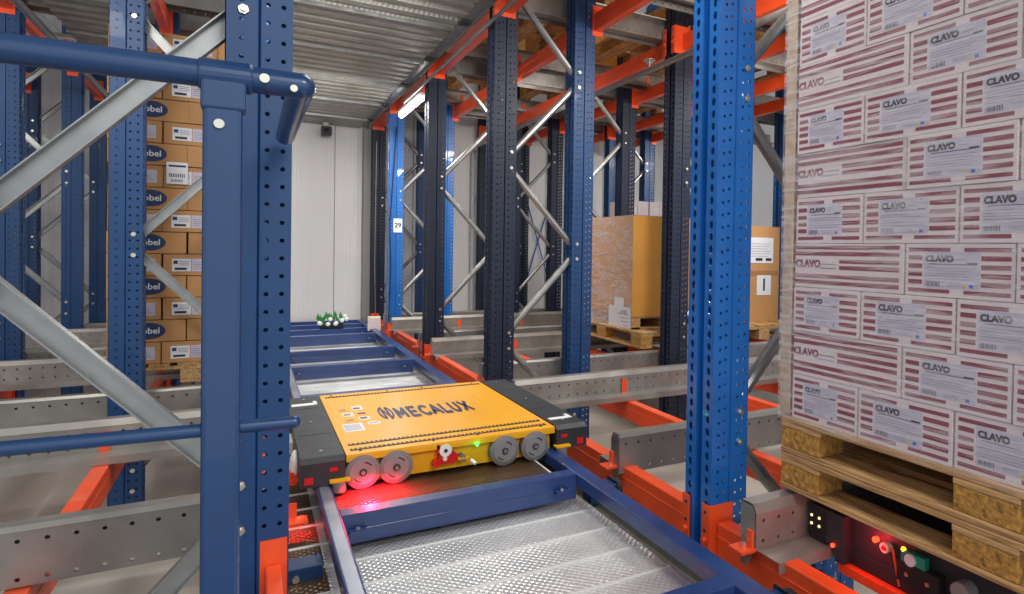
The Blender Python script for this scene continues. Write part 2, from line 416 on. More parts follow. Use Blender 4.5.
for z, lv in ((LOW, 'low'), (HIGH, 'overhead')):
    for i, x in enumerate(RBX):
        for g, (a, c) in enumerate(gaps):
            if g == 0 and i > 1: continue
            if lv == 'low' and i > 3 and g in (3, 4): continue
            if i == 0 and lv == 'low': x = 1.322
            beam(x, x+.055, a, c, z if (i or z > 0) else -.880, .115, f'orange {lv} beam {bname[i]}, {gname[g]}', f'orange {lv} beams of the right rack', lip=(.026 if (i == 0 and z < 0) else .068) if i % 2 == 0 else .006)
    for i, x in enumerate([.015, -.548, -1.375, -1.93]):
        for g, (a, c) in enumerate(gaps):
            if (g == 0 and (i > 0 or lv != 'low')) or (i == 0 and lv == 'overhead') or (i > 1 and g == 1): continue
            beam(x+(.018 if g == 0 else 0), x+(.050 if g == 0 else .055), a, c, -.718 if g == 0 else z, .115, f'orange {lv} left rack beam {["on the aisle edge","behind the front posts","one bay deep","behind the second frames"][i]}, {gname[g]}', f'orange {lv} beams of the left rack')

# ------------------------------------------------------------------ galvanised channel rails across the lanes
RP = [(-.095, -.03), (-.095, 0), (0, 0), (0, .105), (.014, .13), (.058, .13), (.066, .118), (.066, -.075)]
RAILM = mat('channel_rail_steel', (158, 154, 148), .4, .65, noise=.2, nscale=5, bump=.03)
def rail(x0, x1, Y, z, flip, label, group, endx=None, crossings=()):
    """profile of a lane rail; flip=+1: ledge points to -Y, -1: ledge points to +Y. z = ledge height"""
    t = thing('channel_rail', (x0, Y, z), label, 'rail', group)
    L = x1-x0; b = MB()
    pr_ = [(y*flip, zz) for y, zz in RP]
    b.sheet(pr_[:3], .003*flip, 'X', 0, L, RAILM); b.sheet(pr_[3:7], .003*flip, 'X', 0, L, RAILM)
    n = int(L/.06); hole = ring(.006, .006)
    for z0, z1, zc in ((0, .0525, .022), (.0525, .105, .03)):
        b.perf((0, 0, z0), (0, 0, 1), (1, 0, 0), [(0, z1-z0, (zc, .03), hole)], L/n, n, None, RAILM, nrm=(0, -flip, 0), depth=.006)
    for z0, z1, zc in ((-.028, .045, .02), (.045, .118, .048)):
        b.perf((0, .066*flip, z0), (0, 0, 1), (1, 0, 0), [(0, z1-z0, (zc, .03), hole)], L/n, n, None, RAILM, nrm=(0, flip, 0), depth=.006)
    obj('rail_profile', b, t)
    for cx_ in crossings:
        s = MB(); x = cx_-x0
        s.box((x-.012, -flip*.004, .0), (x+.026, -flip*.009, .085), ORNG) if flip > 0 else s.box((x-.012, .070, -.02), (x+.026, .075, .085), ORNG)
        obj('beam_bracket', s, t)
    if endx is not None:
        s = MB(); x = endx-x0; d = -1 if endx == x0 else 1
        s.box((x+d*.003, .004*flip, .0), (x+d*.012, .026*flip, .055), ORNG)
        s.box((x, -.004*flip, -.004), (x+d*(.055 if d < 0 else .115), .058*flip, .004), ORNG)
        if d > 0: s.box((x+.01, -.004*flip, .004), (x+.085, .0*flip, .05), ORNG)
        s.tube((x+d*.02, .03*flip, .004), (x+d*.02, .03*flip, .016), .008, STEEL, 6)
        obj('end_bracket', s, t)
        s = MB(); s.prism([(.003*flip, -.0), (.003*flip, .105), (.016*flip, .127), (.056*flip, .127), (.063*flip, .117), (.063*flip, -.06), (.035*flip, -.06)], 'X', x+d*.003, x, GALV)
        obj('end_plate', s, t)
    return t
LANES = [(1.40, 1, 'of the lane holding the striped cartons'), (2.27, -1, 'nearer side of the shuttle lane'), (3.37, 1, 'farther side of the shuttle lane'), (4.03, -1, 'nearer side of the third lane'), (5.25, 1, 'farther side of the third lane'),
         (5.76, -1, 'nearer side of the fourth lane'), (6.97, 1, 'farther side of the fourth lane'), (7.47, -1, 'of the last lane by the white wall')]
for z, lv, zz in ((-.88, 'low', 0), (1.61, 'overhead', 1)):
    for Y, fl, nm in LANES:
        rail(1.30, 6.6, Y, z, fl, f'galvanised {lv} rail of the right rack, {nm}', f'{lv} rails of the right rack', endx=1.30, crossings=[x+.02 for x in RBX[1:]])
        if Y > 1.5:
            rail(-5.0, .05, Y, z, fl, f'galvanised {lv} rail of the left rack, {nm}', f'{lv} rails of the left rack', endx=.05, crossings=[-.53, -1.35, -1.91])

# ------------------------------------------------------------------ aisle deck and the blue ladder track on it
TREADB = tread_mat('brown_shaded_tread_plate', (104, 82, 62), 62, 62, .8)  # under the shuttle, shadow and reflection are put into this brown
DECKS = mat('deck_seam_steel', (205, 205, 203), .6, .3)
b = MB(); ZD = -.935
y = -.2
while y < 8.45:
    p = [(y, ZD), (y+.146, ZD)]; q_ = [(y+.146, ZD), (y+.149, ZD+.004), (y+.155, ZD+.004), (y+.158, ZD)]
    b.sheet(q_, -.003, 'X', -.02, 1.085, DECKS)
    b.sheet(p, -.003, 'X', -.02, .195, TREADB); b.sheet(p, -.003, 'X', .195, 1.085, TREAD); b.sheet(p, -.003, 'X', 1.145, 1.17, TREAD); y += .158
b.box((1.085, -.2, ZD-.04), (1.145, 8.45, ZD-.034), GALVD)
b.box((1.085, -.2, ZD-.04), (1.088, 8.45, ZD), GALVD); b.box((1.142, -.2, ZD-.04), (1.145, 8.45, ZD), GALVD)
tag(obj('floor', b), kind='structure')
DECKS0 = mat('worn_steel_strip', (150, 156, 168), .35, .7, noise=.25, nscale=4)
lt = thing('ladder_track', (.2, 0, -.82), 'blue steel ladder track with crossbars running down the aisle to the white wall', 'track')
for x0, x1 in ((0, .045), (.84, .90)):
    b = MB(); b.box((x0, -.1, -.045), (x1, 7.62, 0), BEAMB); sr_ = obj('side_rail', b, lt, bevel=.004)
    if x0 == 0:
        b = MB(); b.box((.007, -.1, 0), (.038, 7.6, .0015), DECKS0); obj('wear_strip', b, sr_)
def crossbar(y, h=.092, x0=.045, x1=.84, top=0):
    b = MB(); b.box((x0, y, -h+top), (x1, y+.055, top), BEAMB)
    b.tube((x0, y-.0015, -.05), (x1, y-.0015, -.05), .0022, BEAMB, 6)
    o = obj('crossbar', b, lt, bevel=.005)
    for x in (x1-.09, x0+.02):
        s = MB(); s.box((x, y-.03, -.055), (x+.05, y, -.045), BEAMB); s.box((x, y-.004, -.075), (x+.05, y, -.045), BEAMB); s.tube((x+.025, y-.016, -.045), (x+.025, y-.016, -.038), .007, STEEL, 8)
        obj('lug', s, o)
for y in (1.19, 2.07, 3.80, 4.76, 5.44, 6.35, 6.80, 7.20, 7.55): crossbar(y)
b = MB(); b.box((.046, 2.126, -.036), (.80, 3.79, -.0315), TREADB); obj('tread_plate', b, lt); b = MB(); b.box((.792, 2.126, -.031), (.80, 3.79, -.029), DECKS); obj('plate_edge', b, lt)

# support brackets with rollers between deck edge and rack
def roller_bracket(x, y, s, label):
    t = thing('roller_bracket', (x, y, ZD), label, 'bracket', 'blue roller brackets on the aisle edges')
    b = MB(); b.box((0, -.035, -.02), (s*.11, .035, .04), RAILB); b.box((s*.11, -.035, -.03), (s*.116, .045, .05), NAVY2); obj('bracket_body', b, t, bevel=.006)
    b = MB(); b.tube((s*.118, .0, .01), (s*.136, .0, .01), .038, RUB, 20); obj('roller', b, t)
    b = MB(); b.tube((s*.136, 0, .01), (s*.142, 0, .01), .012, STEEL, 6); b.tube((s*.07, -.035, .01), (s*.07, -.042, .01), .01, STEEL, 6); obj('bolt', b, t)
roller_bracket(1.11, 2.12, 1, 'blue bracket with black roller below the orange tab behind the nearest right upright')
roller_bracket(1.11, 1.20, 1, 'blue bolted bracket below the striped carton lane rail')
roller_bracket(.185, 1.98, -1, 'blue bracket beside the nearest left upright and the shuttle corner')

# ------------------------------------------------------------------ yellow shuttle
sh = thing('pallet_shuttle', (.15, 2.36, -.85), 'yellow and black pallet shuttle with grey wheels on the blue ladder track', 'shuttle')
X0, X1 = .143, .934; D_ = 1.0; T_ = .125
b = MB()
b.box((X0+.01, .03, .012), (X1-.01, D_-.03, T_-.012), YELD)
b.box((X0, 0, T_-.012), (X1, D_, T_), YEL); b.box((X0, 0, T_-.026), (X1, .004, T_-.01), YELD); b.box((X0, D_-.004, T_-.03), (X1, D_, T_-.01), YELD)
for y in (.04, .105, D_-.075):          # rubber grip strips with a serrated look
    b.box((X0+.02, y, T_), (X1-.02, y+.024, T_+.002), BLK)
    for k in range(46):
        xx = X0+.025+k*(X1-X0-.05)/46; b.box((xx, y+.006, T_+.002), (xx+.007, y+.016, T_+.004), YEL)
for x in (X0+.05, X1-.05, .45, .62):
    b.tube((x, .03, T_), (x, .03, T_+.003), .005, BLK, 8); b.tube((x, D_-.03, T_), (x, D_-.03, T_+.003), .005, BLK, 8)
body = obj('body', b, sh, bevel=.003)
# lettering and logo
b = MB(); zt = T_+.0015

def stroke(b, pts, wd, fx, fy, ox, oy, z, m):
    for i in range(len(pts)-1):
        p = Vector(pts[i]); q_ = Vector(pts[i+1]); d = (q_-p).normalized(); n_ = Vector((-d.y, d.x))*wd/2; e_ = d*wd*.30
        b.poly([(ox+fx*c.x, oy+fy*c.y, z+i*2e-5) for c in (p-e_-n_, q_+e_-n_, q_+e_+n_, p-e_+n_)], m)
arc = lambda cx_, cy_, r, a0, a1, n_=10: [(cx_+r*.9*math.cos(math.radians(a0+(a1-a0)*k/n_)), cy_+r*math.sin(math.radians(a0+(a1-a0)*k/n_))) for k in range(n_+1)]
GL = {'M': [[(.1, 0), (.1, 1), (.5, .3), (.9, 1), (.9, 0)]], 'E': [[(.8, .0), (.12, 0), (.12, 1), (.8, 1)], [(.12, .5), (.7, .5)]], 'C': [arc(.55, .5, .5, 45, 315)],
      'A': [[(.0, 0), (.42, 1), (.84, 0)], [(.15, .28), (.70, .28)]], 'L': [[(.12, 1), (.12, 0), (.7, 0)]], 'U': [[(.12, 1), (.12, .35)]+arc(.47, .38, .38, 180, 360)[1:]+[(.82, 1)]], 'X': [[(.08, 0), (.85, 1)], [(.08, 1), (.85, 0)]]}
ox = .405
for ch, adv in zip('MECALUX', (.057, .049, .052, .048, .043, .052, .05)):
    for st in GL[ch]: stroke(b, st, .29, .041, .155, ox, .425, zt, NAVYINK)
    ox += adv*.95

obj('lettering', b, sh)
b = MB(); cx0, cy0 = .366, .525
for a0, a1 in ((100, 250), (-80, 70)):
    for k in range(14):
        t0 = math.radians(a0+(a1-a0)*k/14); t1 = math.radians(a0+(a1-a0)*(k+1)/14)
        P = lambda r, t, q=4.2: (cx0+r*math.cos(t), cy0+q*r*math.sin(t), zt)
        b.poly([P(.022, t0), P(.029, t0), P(.029, t1), P(.022, t1)], NAVYINK)
for x in (-.014, .006):
    b.poly([(cx0+x, cy0-.09, zt), (cx0+x+.008, cy0-.09, zt), (cx0+x+.008, cy0+.09, zt), (cx0+x, cy0+.09, zt)], NAVYINK)
b.poly([(cx0-.014, cy0+.09, zt+3e-5), (cx0-.006, cy0+.09, zt+3e-5), (cx0+.014, cy0-.09, zt+3e-5), (cx0+.006, cy0-.09, zt+3e-5)], NAVYINK)
obj('logo', b, sh)
b = MB(); z2 = T_+.0012
for i, (x, y, wx, wy) in enumerate([(.19, .62, .04, .08), (.245, .63, .045, .08), (.195, .53, .045, .07), (.25, .53, .05, .07), (.195, .43, .045, .07), (.25, .45, .045, .06)]):
    b = MB(); b.box((x, y, T_), (x+wx, y+wy, z2), CREAM if i in (1, 2, 5) else YEL); b.box((x+.006, y+.02, z2), (x+wx-.012, y+.045, z2+.0004), NAVYINK if i % 2 else GINK); obj('warning_sticker', b, sh)
b = MB(); b.box((.175, .29, T_), (.25, .41, z2), PAPR)
for k in range(6): b.box((.18, .31+k*.015, z2), (.24, .314+k*.015, z2+.0004), GINK)
obj('rating_plate', b, sh)
b = MB(); b.tube((.295, .385, T_), (.295, .385, z2), .026, PAPR, 24); b.box((.278, .38, z2), (.312, .39, z2+.0004), GINK); obj('round_sticker', b, sh)
for x in (.197, .310, .718, .846):
    for y, s in ((.0, -1), (D_, 1)):
        b = MB(); yy = y-.004 if s < 0 else y+.004
        r = .0585; c = (x, yy, r+.0005)
        b.tube(c, (x, yy+s*-.030, c[2]), r, GREYW, 40)
        b.tube((x, yy, c[2]), (x, yy+s*.003, c[2]), r*.97, GREYW, 40, r1=r*.9)
        wh = obj('wheel', b, sh, smooth=True)
        b = MB(); b.tube((x, yy+s*.0025, c[2]), (x, yy+s*.0045, c[2]), r*.74, GREYH, 32)
        b.tube((x, yy+s*.0045, c[2]), (x, yy+s*.008, c[2]), r*.22, BLK, 16); b.tube((x, yy+s*.008, c[2]), (x, yy+s*.014, c[2]), r*.12, STEEL, 12)
        for a in (40, 220):
            for k in range(5):
                t = math.radians(a+k*9); b.tube((x+.034*math.cos(t), yy+s*.0045, c[2]+.034*math.sin(t)), (x+.034*math.cos(t), yy+s*.0055, c[2]+.034*math.sin(t)), .003, BLK, 8)
        obj('hub', b, wh, (0, 0, 0))
b = MB(); b.tube((.487, -.004, .092), (.487, .03, .092), .023, WHT, 24); b.tube((.487, -.006, .092), (.487, -.003, .092), .007, INK, 12)
b.box((.462, .0, .04), (.52, .03, .075), REDP); b.tube((.455, -.004, .048), (.455, .02, .048), .015, REDP, 16); b.tube((.515, -.004, .062), (.515, .02, .062), .02, REDP, 16); b.box((.455, 0, .085), (.466, .03, .115), REDP)
b.tube((.484, -.008, .062), (.484, .0, .062), .008, CREAM, 12)
obj('encoder_roller', b, sh, smooth=True)
b = MB(); b.tube((.552, -.01, .055), (.552, .0301, .055), .012, GREYW, 16); b.box((.533, -.012, .052), (.575, .03, .058), YELD); b.tube((.58, -.014, .046), (.594, -.03, .034), .007, WHT, 12)
obj('guide_sensor', b, sh)
b = MB(); b.ball((.607, -.0035, .099), .0065, GRNL, 10); obj('green_status_lamp', b, sh)
gp = bpy.data.lights.new('green_status_glow', 'POINT'); gp.color = (.1, 1, .25); gp.energy = .02; gp.shadow_soft_size = .006
go = bpy.data.objects.new('green_status_glow', gp); go.location = (.15+.607, 2.36-.03, -.85+.095+H); col.objects.link(go)
for s, xa, xb in ((-1, 0, X0-.004), (1, X1+.004, 1.075)):
    b = MB()
    prof = [(0.0, .034), (D_+.02, .034), (D_+.02, T_-.012), (D_-.01, T_+.003), (.02, T_+.003), (0, T_-.012)]
    b.prism([(y-.01, z) for y, z in prof], 'X', xa, xb, BLK)
    b.box((xa+.012, .30, T_+.003), (xb-.012, .302, T_+.004), RUB); b.box((xa+.012, .74, T_+.003), (xb-.012, .742, T_+.004), RUB)
    for yy in (.08, .5, .93):
        b.tube(((xa+xb)/2, yy, T_+.003), ((xa+xb)/2, yy, T_+.0055), .006, STEEL, 8)
    e = obj('end_module', b, sh, bevel=.004); tag(e, 'black end module')
    b = MB(); xo = xa if s < 0 else xb
    xx = xo+(.012 if s < 0 else -.045)
    b.box((xx, -.014, .045), (xx+.028, -.0101, .068), REDP); b.box((xb-.05 if s < 0 else xa+.02, -.014, .08), (xb-.024 if s < 0 else xa+.046, -.0101, .092), REDP); obj('red_button', b, e)
    b = MB(); xg = (xb-.02) if s < 0 else xa+.02
    b.box((xg-.03, -.035, .045), (xg+.034, .0, .052), YELD); b.tube((xg, -.018, .01), (xg, -.018, .044), .022, GREYW, 20); obj('guide_roller', b, e)
    b = MB(); b.box((xa+.015, .80 if s < 0 else .09, T_+.003), (xb-.02, .84 if s < 0 else .12, T_+.005), WHT); b.box((xb-.035, .80 if s < 0 else .09, T_+.003), (xb-.02, .87 if s < 0 else .15, T_+.006), WHT); obj('antenna_strip', b, e)
    b = MB()
    if s < 0:
        b.ball((-.004, .19, .055), .055, WHT, 18, (.35, 1, 1)); b.prism([(.14, -.0), (.24, -.0), (.24, .045), (.14, .045)], 'X', -.024, .0, ORNG)
        obj('scanner_disc', b, e)
        b = MB(); b.box((-.05, .42, .03), (0, .56, .075), WHT); b.box((-.06, .6, .02), (0, .78, .06), GALVD); b.box((-.055, .64, .06), (-.02, .70, .085), RUB); b.box((-.052, .45, .075), (-.03, .47, .082), REDP); b.box((-.052, .52, .02), (-.03, .54, .03), REDP)
        b.tube((-.03, .79, .055), (-.045, .95, .04), .006, RUB, 8); b.ball((-.045, .7, .065), .008, ORL, 8)
        obj('connector_box', b, e)
# red scanner beam spilling on the deck in front of the left wheels, fainter on the outer side
def spot(name, p, colr_, e, ang, blend=.6, tgt=(0, 0, -1)):
    l = bpy.data.lights.new(name, 'SPOT'); l.color = colr_; l.energy = e; l.spot_size = math.radians(ang); l.spot_blend = blend; l.shadow_soft_size = .01
    o = bpy.data.objects.new(name, l); o.location = (p[0], p[1], p[2]+H); o.rotation_euler = Vector(tgt).to_track_quat('-Z', 'Y').to_euler(); col.objects.link(o)
spot('red_scanner_glow', (.36, 2.285, -.770), (1, .01, .04), 22, 150, .5, (.1, -.25, -1))
spot('red_scanner_glow', (.15, 2.34, -.83), (1, .04, .03), 1.2, 120, .5, (-.5, -.2, -1))
spot('green_scanner_glow', (.78, 2.33, -.78), (.1, 1, .2), .6, 20, .3, (-.05, -1, -.2))

# ------------------------------------------------------------------ pallets
def pallet(loc, lx, ly, h, label, group=None, mw=WOOD):
    """origin: low corner (min X, min Y); long side along Y"""
    t = thing('wooden_pallet', loc, label, 'pallet', group)
    td = h*.15
    for k in range(5):
        wx = lx*(.18 if k in (0, 2, 4) else .125); x = [0, .24, .41, .635, .82][k]*lx
        b = MB(); b.box((x, 0, h-td), (x+wx, ly, h), mw); obj('deck_board', b, t, bevel=.002)
    for y in (0, .44, .88):
        b = MB(); b.box((0, y*ly, h-2*td), (lx, (y+.12)*ly, h-td-.0005), mw); obj('stringer_board', b, t, bevel=.002)
    for x, wx in ((0, .125), (.425, .15), (.875, .125)):
        for y in (0, .44, .88):
            b = MB(); b.box((x*lx+.001, y*ly+.001, td), ((x+wx)*lx-.001, (y+.12)*ly-.001, h-2*td), WOODC if (x == 0) else mw); obj('block', b, t, bevel=.003)
        b = MB(); b.box((x*lx, 0, 0), ((x+wx)*lx, ly, td-.0005), mw); obj('bottom_board', b, t, bevel=.002)
    return t
PX, PY1 = 1.455, 1.462
PB = pallet((PX, PY1-1.285, -.734), .86, 1.285, .112, 'lower wooden pallet of the two under the striped cartons', 'stacked pallets under the striped cartons')
PA = pallet((PX, PY1-1.285, -.621), .86, 1.285, .112, 'upper wooden pallet of the two, directly beneath the striped cartons', 'stacked pallets under the striped cartons')
# pencil marks on the near block of the upper pallet
b = MB()
# ------------------------------------------------------------------ white and maroon cartons
def strip(b, Yf, z0, u0, u1, v0, v1, m, xx, d=.0006):
    b.box((xx-d, -u0, v0), (xx, -u1, v1), m)
def striped_carton(wd, ht, style):
    """origin far bottom corner of the aisle face; width runs to -Y"""
    b = MB(); g = .003
    b.box((0, -g, 0), (.42, -wd+g, ht-.002), CARW)
    o_ = b
    W = wd-2*g; S = lambda u0, u1, v0, v1, m, d=.0006: strip(o_, 0, 0, g+u0*W, g+u1*W, v0*ht, v1*ht, m, 0, d)
    if style == 'long':
        for v in (.86, .72): S(.0, .97, v, v+.085, MARO)
        for v in (.56, .42): S(.45, .97, v, v+.085, MARO)
        for v in (.22, .08): S(.0, .97, v, v+.085, MARO)
        b.me(text_me('CLAVO', .030, .0017), face_M((-.001, -(g+.135*W), .53*ht), (0, -1, 0), (0, 0, 1)), MARO)
        for k in range(2): S(.26, .42, .52-.09*k, .545-.09*k, GINK)
    else:
        a = .0 if style == 'label' else -.0
        S(.03, .44, .84, .91, MARO); S(.57, .97, .84, .91, MARO); S(.03, .44, .07, .14, MARO); S(.57, .97, .07, .14, MARO)
        for v in (.68, .52, .37, .22):
            S(.03, .17, v, v+.085, MARO); S(.72, .97, v, v+.085, MARO)
        S(.19, .71, .16, .83, LILA, .0004)
        b.me(text_me('CLAVO', .022 if wd > .25 else .018, .0014), face_M((-.001, -(g+.34*W), .70*ht), (0, -1, 0), (0, 0, 1)), INK)
        S(.50, .60, .69, .70, GINK, .0008); S(.24, .66, .60, .615, INK, .0007); S(.60, .69, .605, .64, INK, .0008)
        for k in range(5): S(.21, .21+.47*(1-.1*(k % 3)), .53-.05*k, .54-.05*k, GINK, .0007)
        for k in range(11): S(.21+k*.013, .21+k*.013+.006, .19, .28, INK if k % 3 else GINK, .0008)
        for k in range(3): S(.42, .55, .20+.03*k, .207+.03*k, GINK, .0007)
        S(.56, .59, .19, .23, YINK, .0009); S(.62, .655, .19, .25, BINK, .0009)
    return b
RZ = [-.508, -.370, -.236, -.100, .033, .172, .308, .441, .577, .717, .857]
EA = [1.430, 1.048, .770, .492, .30]; EB = [1.430, 1.181, .904, .628, .350]
rn = ['bottom', 'second', 'third', 'fourth', 'fifth', 'sixth', 'seventh', 'eighth', 'ninth', 'tenth']
cn = ['at the far edge', 'second from the far edge', 'third from the far edge', 'fourth from the far edge']
_cm = {}
for r in range(10):
    E_ = EA if r % 2 else EB
    for c in range(4):
        wd = E_[c]-E_[c+1]; ht = RZ[r+1]-RZ[r]; style = 'long' if (r % 2 and c == 0) else ('short' if c == 0 else 'label')
        key = (round(wd, 3), style)
        if key not in _cm: _cm[key] = mesh_only('striped_carton', striped_carton(wd, .137, style))
        o = obj('striped_carton', None, None, (PX+.012+random.uniform(-.003, .003), E_[c], RZ[r]), mesh=_cm[key])
        o.scale.z = ht/.137
        tag(o, f'white {"long striped" if style == "long" else "labelled"} carton with maroon stripes, {rn[r]} row, {cn[c]}', 'carton', 'white and maroon cartons on the stacked pallets')
# cardboard edge board and clear stretch film
b = MB(); b.sheet([(PX+.006, 1.432), (PX+.006, 1.468), (PX+.06, 1.468)], .004, 'Z', -.50, .99, CARDE)
tag(obj('edge_board', b), 'cardboard edge board down the far corner of the striped carton stack', 'edge protector')
fm = bpy.data.materials.new('clear_stretch_film'); fm.use_nodes = True; nt = fm.node_tree; bs = nt.nodes['Principled BSDF']
bs.inputs['Base Color'].default_value = (.86, .84, .85, 1); bs.inputs['Roughness'].default_value = .18
tc = nt.nodes.new('ShaderNodeTexCoord'); mp = nt.nodes.new('ShaderNodeMapping'); mp.inputs['Scale'].default_value = (3, 2.2, 30); mp.inputs['Rotation'].default_value = (math.radians(6), 0, 0)
n = nt.nodes.new('ShaderNodeTexNoise'); n.inputs['Scale'].default_value = 2.2; n.inputs['Detail'].default_value = 6; n.inputs['Distortion'].default_value = 1.2
mr = nt.nodes.new('ShaderNodeMapRange'); mr.inputs['From Min'].default_value = .45; mr.inputs['From Max'].default_value = .85; mr.inputs['To Min'].default_value = .05; mr.inputs['To Max'].default_value = .45
nt.links.new(tc.outputs['Object'], mp.inputs[0]); nt.links.new(mp.outputs[0], n.inputs['Vector']); nt.links.new(n.outputs['Fac'], mr.inputs['Value']); nt.links.new(mr.outputs['Result'], bs.inputs['Alpha'])
bp = nt.nodes.new('ShaderNodeBump'); bp.inputs['Strength'].default_value = .2; bp.inputs['Distance'].default_value = .005
nt.links.new(n.outputs['Fac'], bp.inputs['Height']); nt.links.new(bp.outputs['Normal'], bs.inputs['Normal'])
FILM = fm
b = MB(); b.box((PX-.001, .29, -.52), (PX-.0005, 1.478, .875), FILM); b.box((PX-.001, 1.4775, -.52), (PX+.45, 1.478, .875), FILM)
tag(obj('stretch_film', b), 'clear stretch film wrapped around the striped carton stack', 'stretch film')

# ------------------------------------------------------------------ second shuttle under the pallets
s2 = thing('pallet_shuttle', (1.52, .30, -.925), 'dark pallet shuttle with red lamps under the stacked pallets', 'shuttle')
b = MB(); b.box((0.02, 0, .0), (1.1, .985, .06), BLK); b.box((0.02, 0, .06), (1.1, 1.08, .16), BLK); b.box((0, 0, -.02), (.03, .985, .012), ORNG); b.box((0.005, 0, .155), (1.1, 1.08, .17), NAVY2); obj('body', b, s2, bevel=.004)
b = MB(); b.box((-.012, .955, .055), (.02, 1.085, .155), BLK); b.box((-.012, .955, .015), (.02, .985, .055), BLK); b.box((-.014, 1.02, .05), (-.012, 1.08, .145), RUB)
for y in (1.075, 1.045):
    for z in (.12, .095): b.tube((-.013, y, z), (-.017, y, z), .0045, DOTL, 10)
obj('control_panel', b, s2, bevel=.003)
b = MB(); b.tube((-.014, .99, .06), (-.02, .99, .06), .006, REDL, 10); obj('panel_lamp', b, s2)
b = MB(); b.tube((.02, .865, .122), (.008, .865, .122), .008, REDL, 14); obj('red_scanner_lamp', b, s2)
b = MB(); b.tube((.02, .828, .116), (.0, .828, .116), .014, CREAM, 18); b.tube((0, .828, .116), (-.004, .828, .116), .007, REDP, 12); obj('lens', b, s2)
b = MB(); b.box((-.01, .66, .055), (.02, .78, .11), RUB); b.box((-.008, .70, .108), (.01, .77, .14), GRNP); b.tube((-.008, .74, .122), (-.014, .74, .122), .016, PAPR, 14); b.ball((-.004, .765, .14), .007, ORL, 8)
for y in (.69, .75): b.tube((-.01, y, .08), (-.013, y, .08), .006, STEEL, 8)
obj('switch_block', b, s2)
b = MB(); b.tube((.02, .60, .105), (-.02, .60, .105), .024, GREYH, 18); b.tube((.02, .62, .06), (-.006, .62, .06), .015, STEEL, 14); obj('bumper_knob', b, s2)
b = MB(); b.path([(.0, .80, .125), (-.005, .785, .08), (-.005, .775, .035)], .003, ORNG, 6); obj('cable', b, s2)
l = bpy.data.lights.new('red_scanner_glow', 'POINT'); l.color = (1, .03, .05); l.energy = .5; l.shadow_soft_size = .01
o = bpy.data.objects.new('red_scanner_glow', l); o.location = (1.49, 1.165, -.80+H); col.objects.link(o)

# ------------------------------------------------------------------ guard rail in front
gr = thing('guard_rail', (-.034, 1.05, -H), 'blue tubular guard rail closest to the camera, crossing the left side', 'guard rail')
q = H
b = MB(); b.box((-.0235, -.0165, 0), (.0235, .0165, q+.215), RAILB); obj('post', b, gr, bevel=.006)
b = MB(); b.tube((-.9, 0, q+.233), (-.004, 0, q+.235), .0185, RAILB, 24); b.tube((.0, 0, q+.235), (.098, 0, q+.235), .0185, RAILB, 24); b.ball((.098, 0, q+.235), .0185, RAILB, 20)
b.tube((.098, 0, q+.235), (.098, .50, q+.235), .0185, RAILB, 24); obj('top_rail', b, gr, smooth=True)
b = MB(); b.tube((-.03, 0, q+.235), (.036, 0, q+.235), .0215, RAILB, 24); b.box((-.026, -.0185, q+.185), (.028, .0185, q+.235), RAILB); obj('tee_joint', b, gr, bevel=.004)
b = MB(); b.tube((-.9, 0, q-.245), (.092, 0, q-.262), .0095, RAILB, 16); b.ball((.092, 0, q-.262), .0095, RAILB, 12); obj('mid_rail', b, gr, smooth=True)
for p_, r_ in (((-.004, -.0165, q+.165), .0065), ((.05, -.017, q+.235), .0065), ((.087, -.017, q+.226), .005)):
    b = MB(); b.tube(p_, (p_[0], p_[1]-.0045, p_[2]), r_, STEEL, 12); obj('bolt', b, gr)
b = MB(); b.box((-.06, -.06, 0), (.06, .06, .008), RAILB); obj('foot_plate', b, gr)

# ------------------------------------------------------------------ overhead edge trim, lamp, camera, pipes
b = MB(); b.sheet([(1.185, 1.488), (1.245, 1.488), (1.245, 1.46)], .003, 'Y', -.2, 8.5, GALV)
for k in range(9): b.box((1.175, .3+k*.95, 1.470), (1.235, .38+k*.95, 1.488), BLK)
tag(obj('edge_angle', b), 'galvanised edge angle where overhead deck meets the right orange beams', 'edge trim')
b = MB(); b.tube((1.262, -.2, 1.385), (1.262, 6.3, 1.385), .012, GALV, 12); tag(obj('conduit_pipe', b), 'thin silver conduit under the overhead orange beams on the aisle edge', 'pipe')
lf = thing('tube_light', (1.315, 6.25, 1.355), 'glowing fluorescent tube light under the overhead beam near the back wall', 'lamp')
b = MB(); b.box((-.03, -.45, 0), (.03, .45, .028), WHT); obj('housing', b, lf, bevel=.004)
b = MB(); b.tube((0, -.44, -.022), (0, .44, -.022), .026, LAMP, 14); obj('tube', b, lf)
area('tube_light_glow', (1.18, 6.2, 1.31), .05, .9, 30, (0, 25, 0), (1, .99, .96))
cc = thing('security_camera', (.78, 8.42, 1.46), 'small black security camera below the overhead deck on the back wall', 'camera')
b = MB(); b.box((-.03, 0, 0), (.03, .19, .03), WHT); b.box((-.012, .03, -.03), (.012, .06, 0), WHT); obj('bracket', b, cc)
b = MB(); b.box((-.05, -.08, -.13), (.06, .06, -.028), BLK); obj('housing', b, cc, bevel=.01)
b = MB(); b.tube((0, -.08, -.08), (0, -.086, -.08), .03, CAML, 16); obj('lens', b, cc)
def pipe(x, ya, yb, z, r, label):
    b = MB(); b.tube((x, ya, z), (x, yb, z), r, GALV, 12); return tag(obj('sprinkler_pipe', b), label, 'pipe')
pipe(2.53, .4, 8.4, 1.33, .022, 'galvanised sprinkler pipe under the overhead beams, one bay deep right')
pipe(-1.13, 3.0, 8.4, 1.33, .022, 'galvanised sprinkler pipe under the overhead deck in the left rack')
sp = thing('fire_sprinkler', (2.53, 3.95, 1.352), 'silver sprinkler head on the pipe one bay deep right', 'sprinkler')
b = MB(); b.tube((0, 0, 0), (0, 0, .05), .008, STEEL, 10); obj('stem', b, sp)
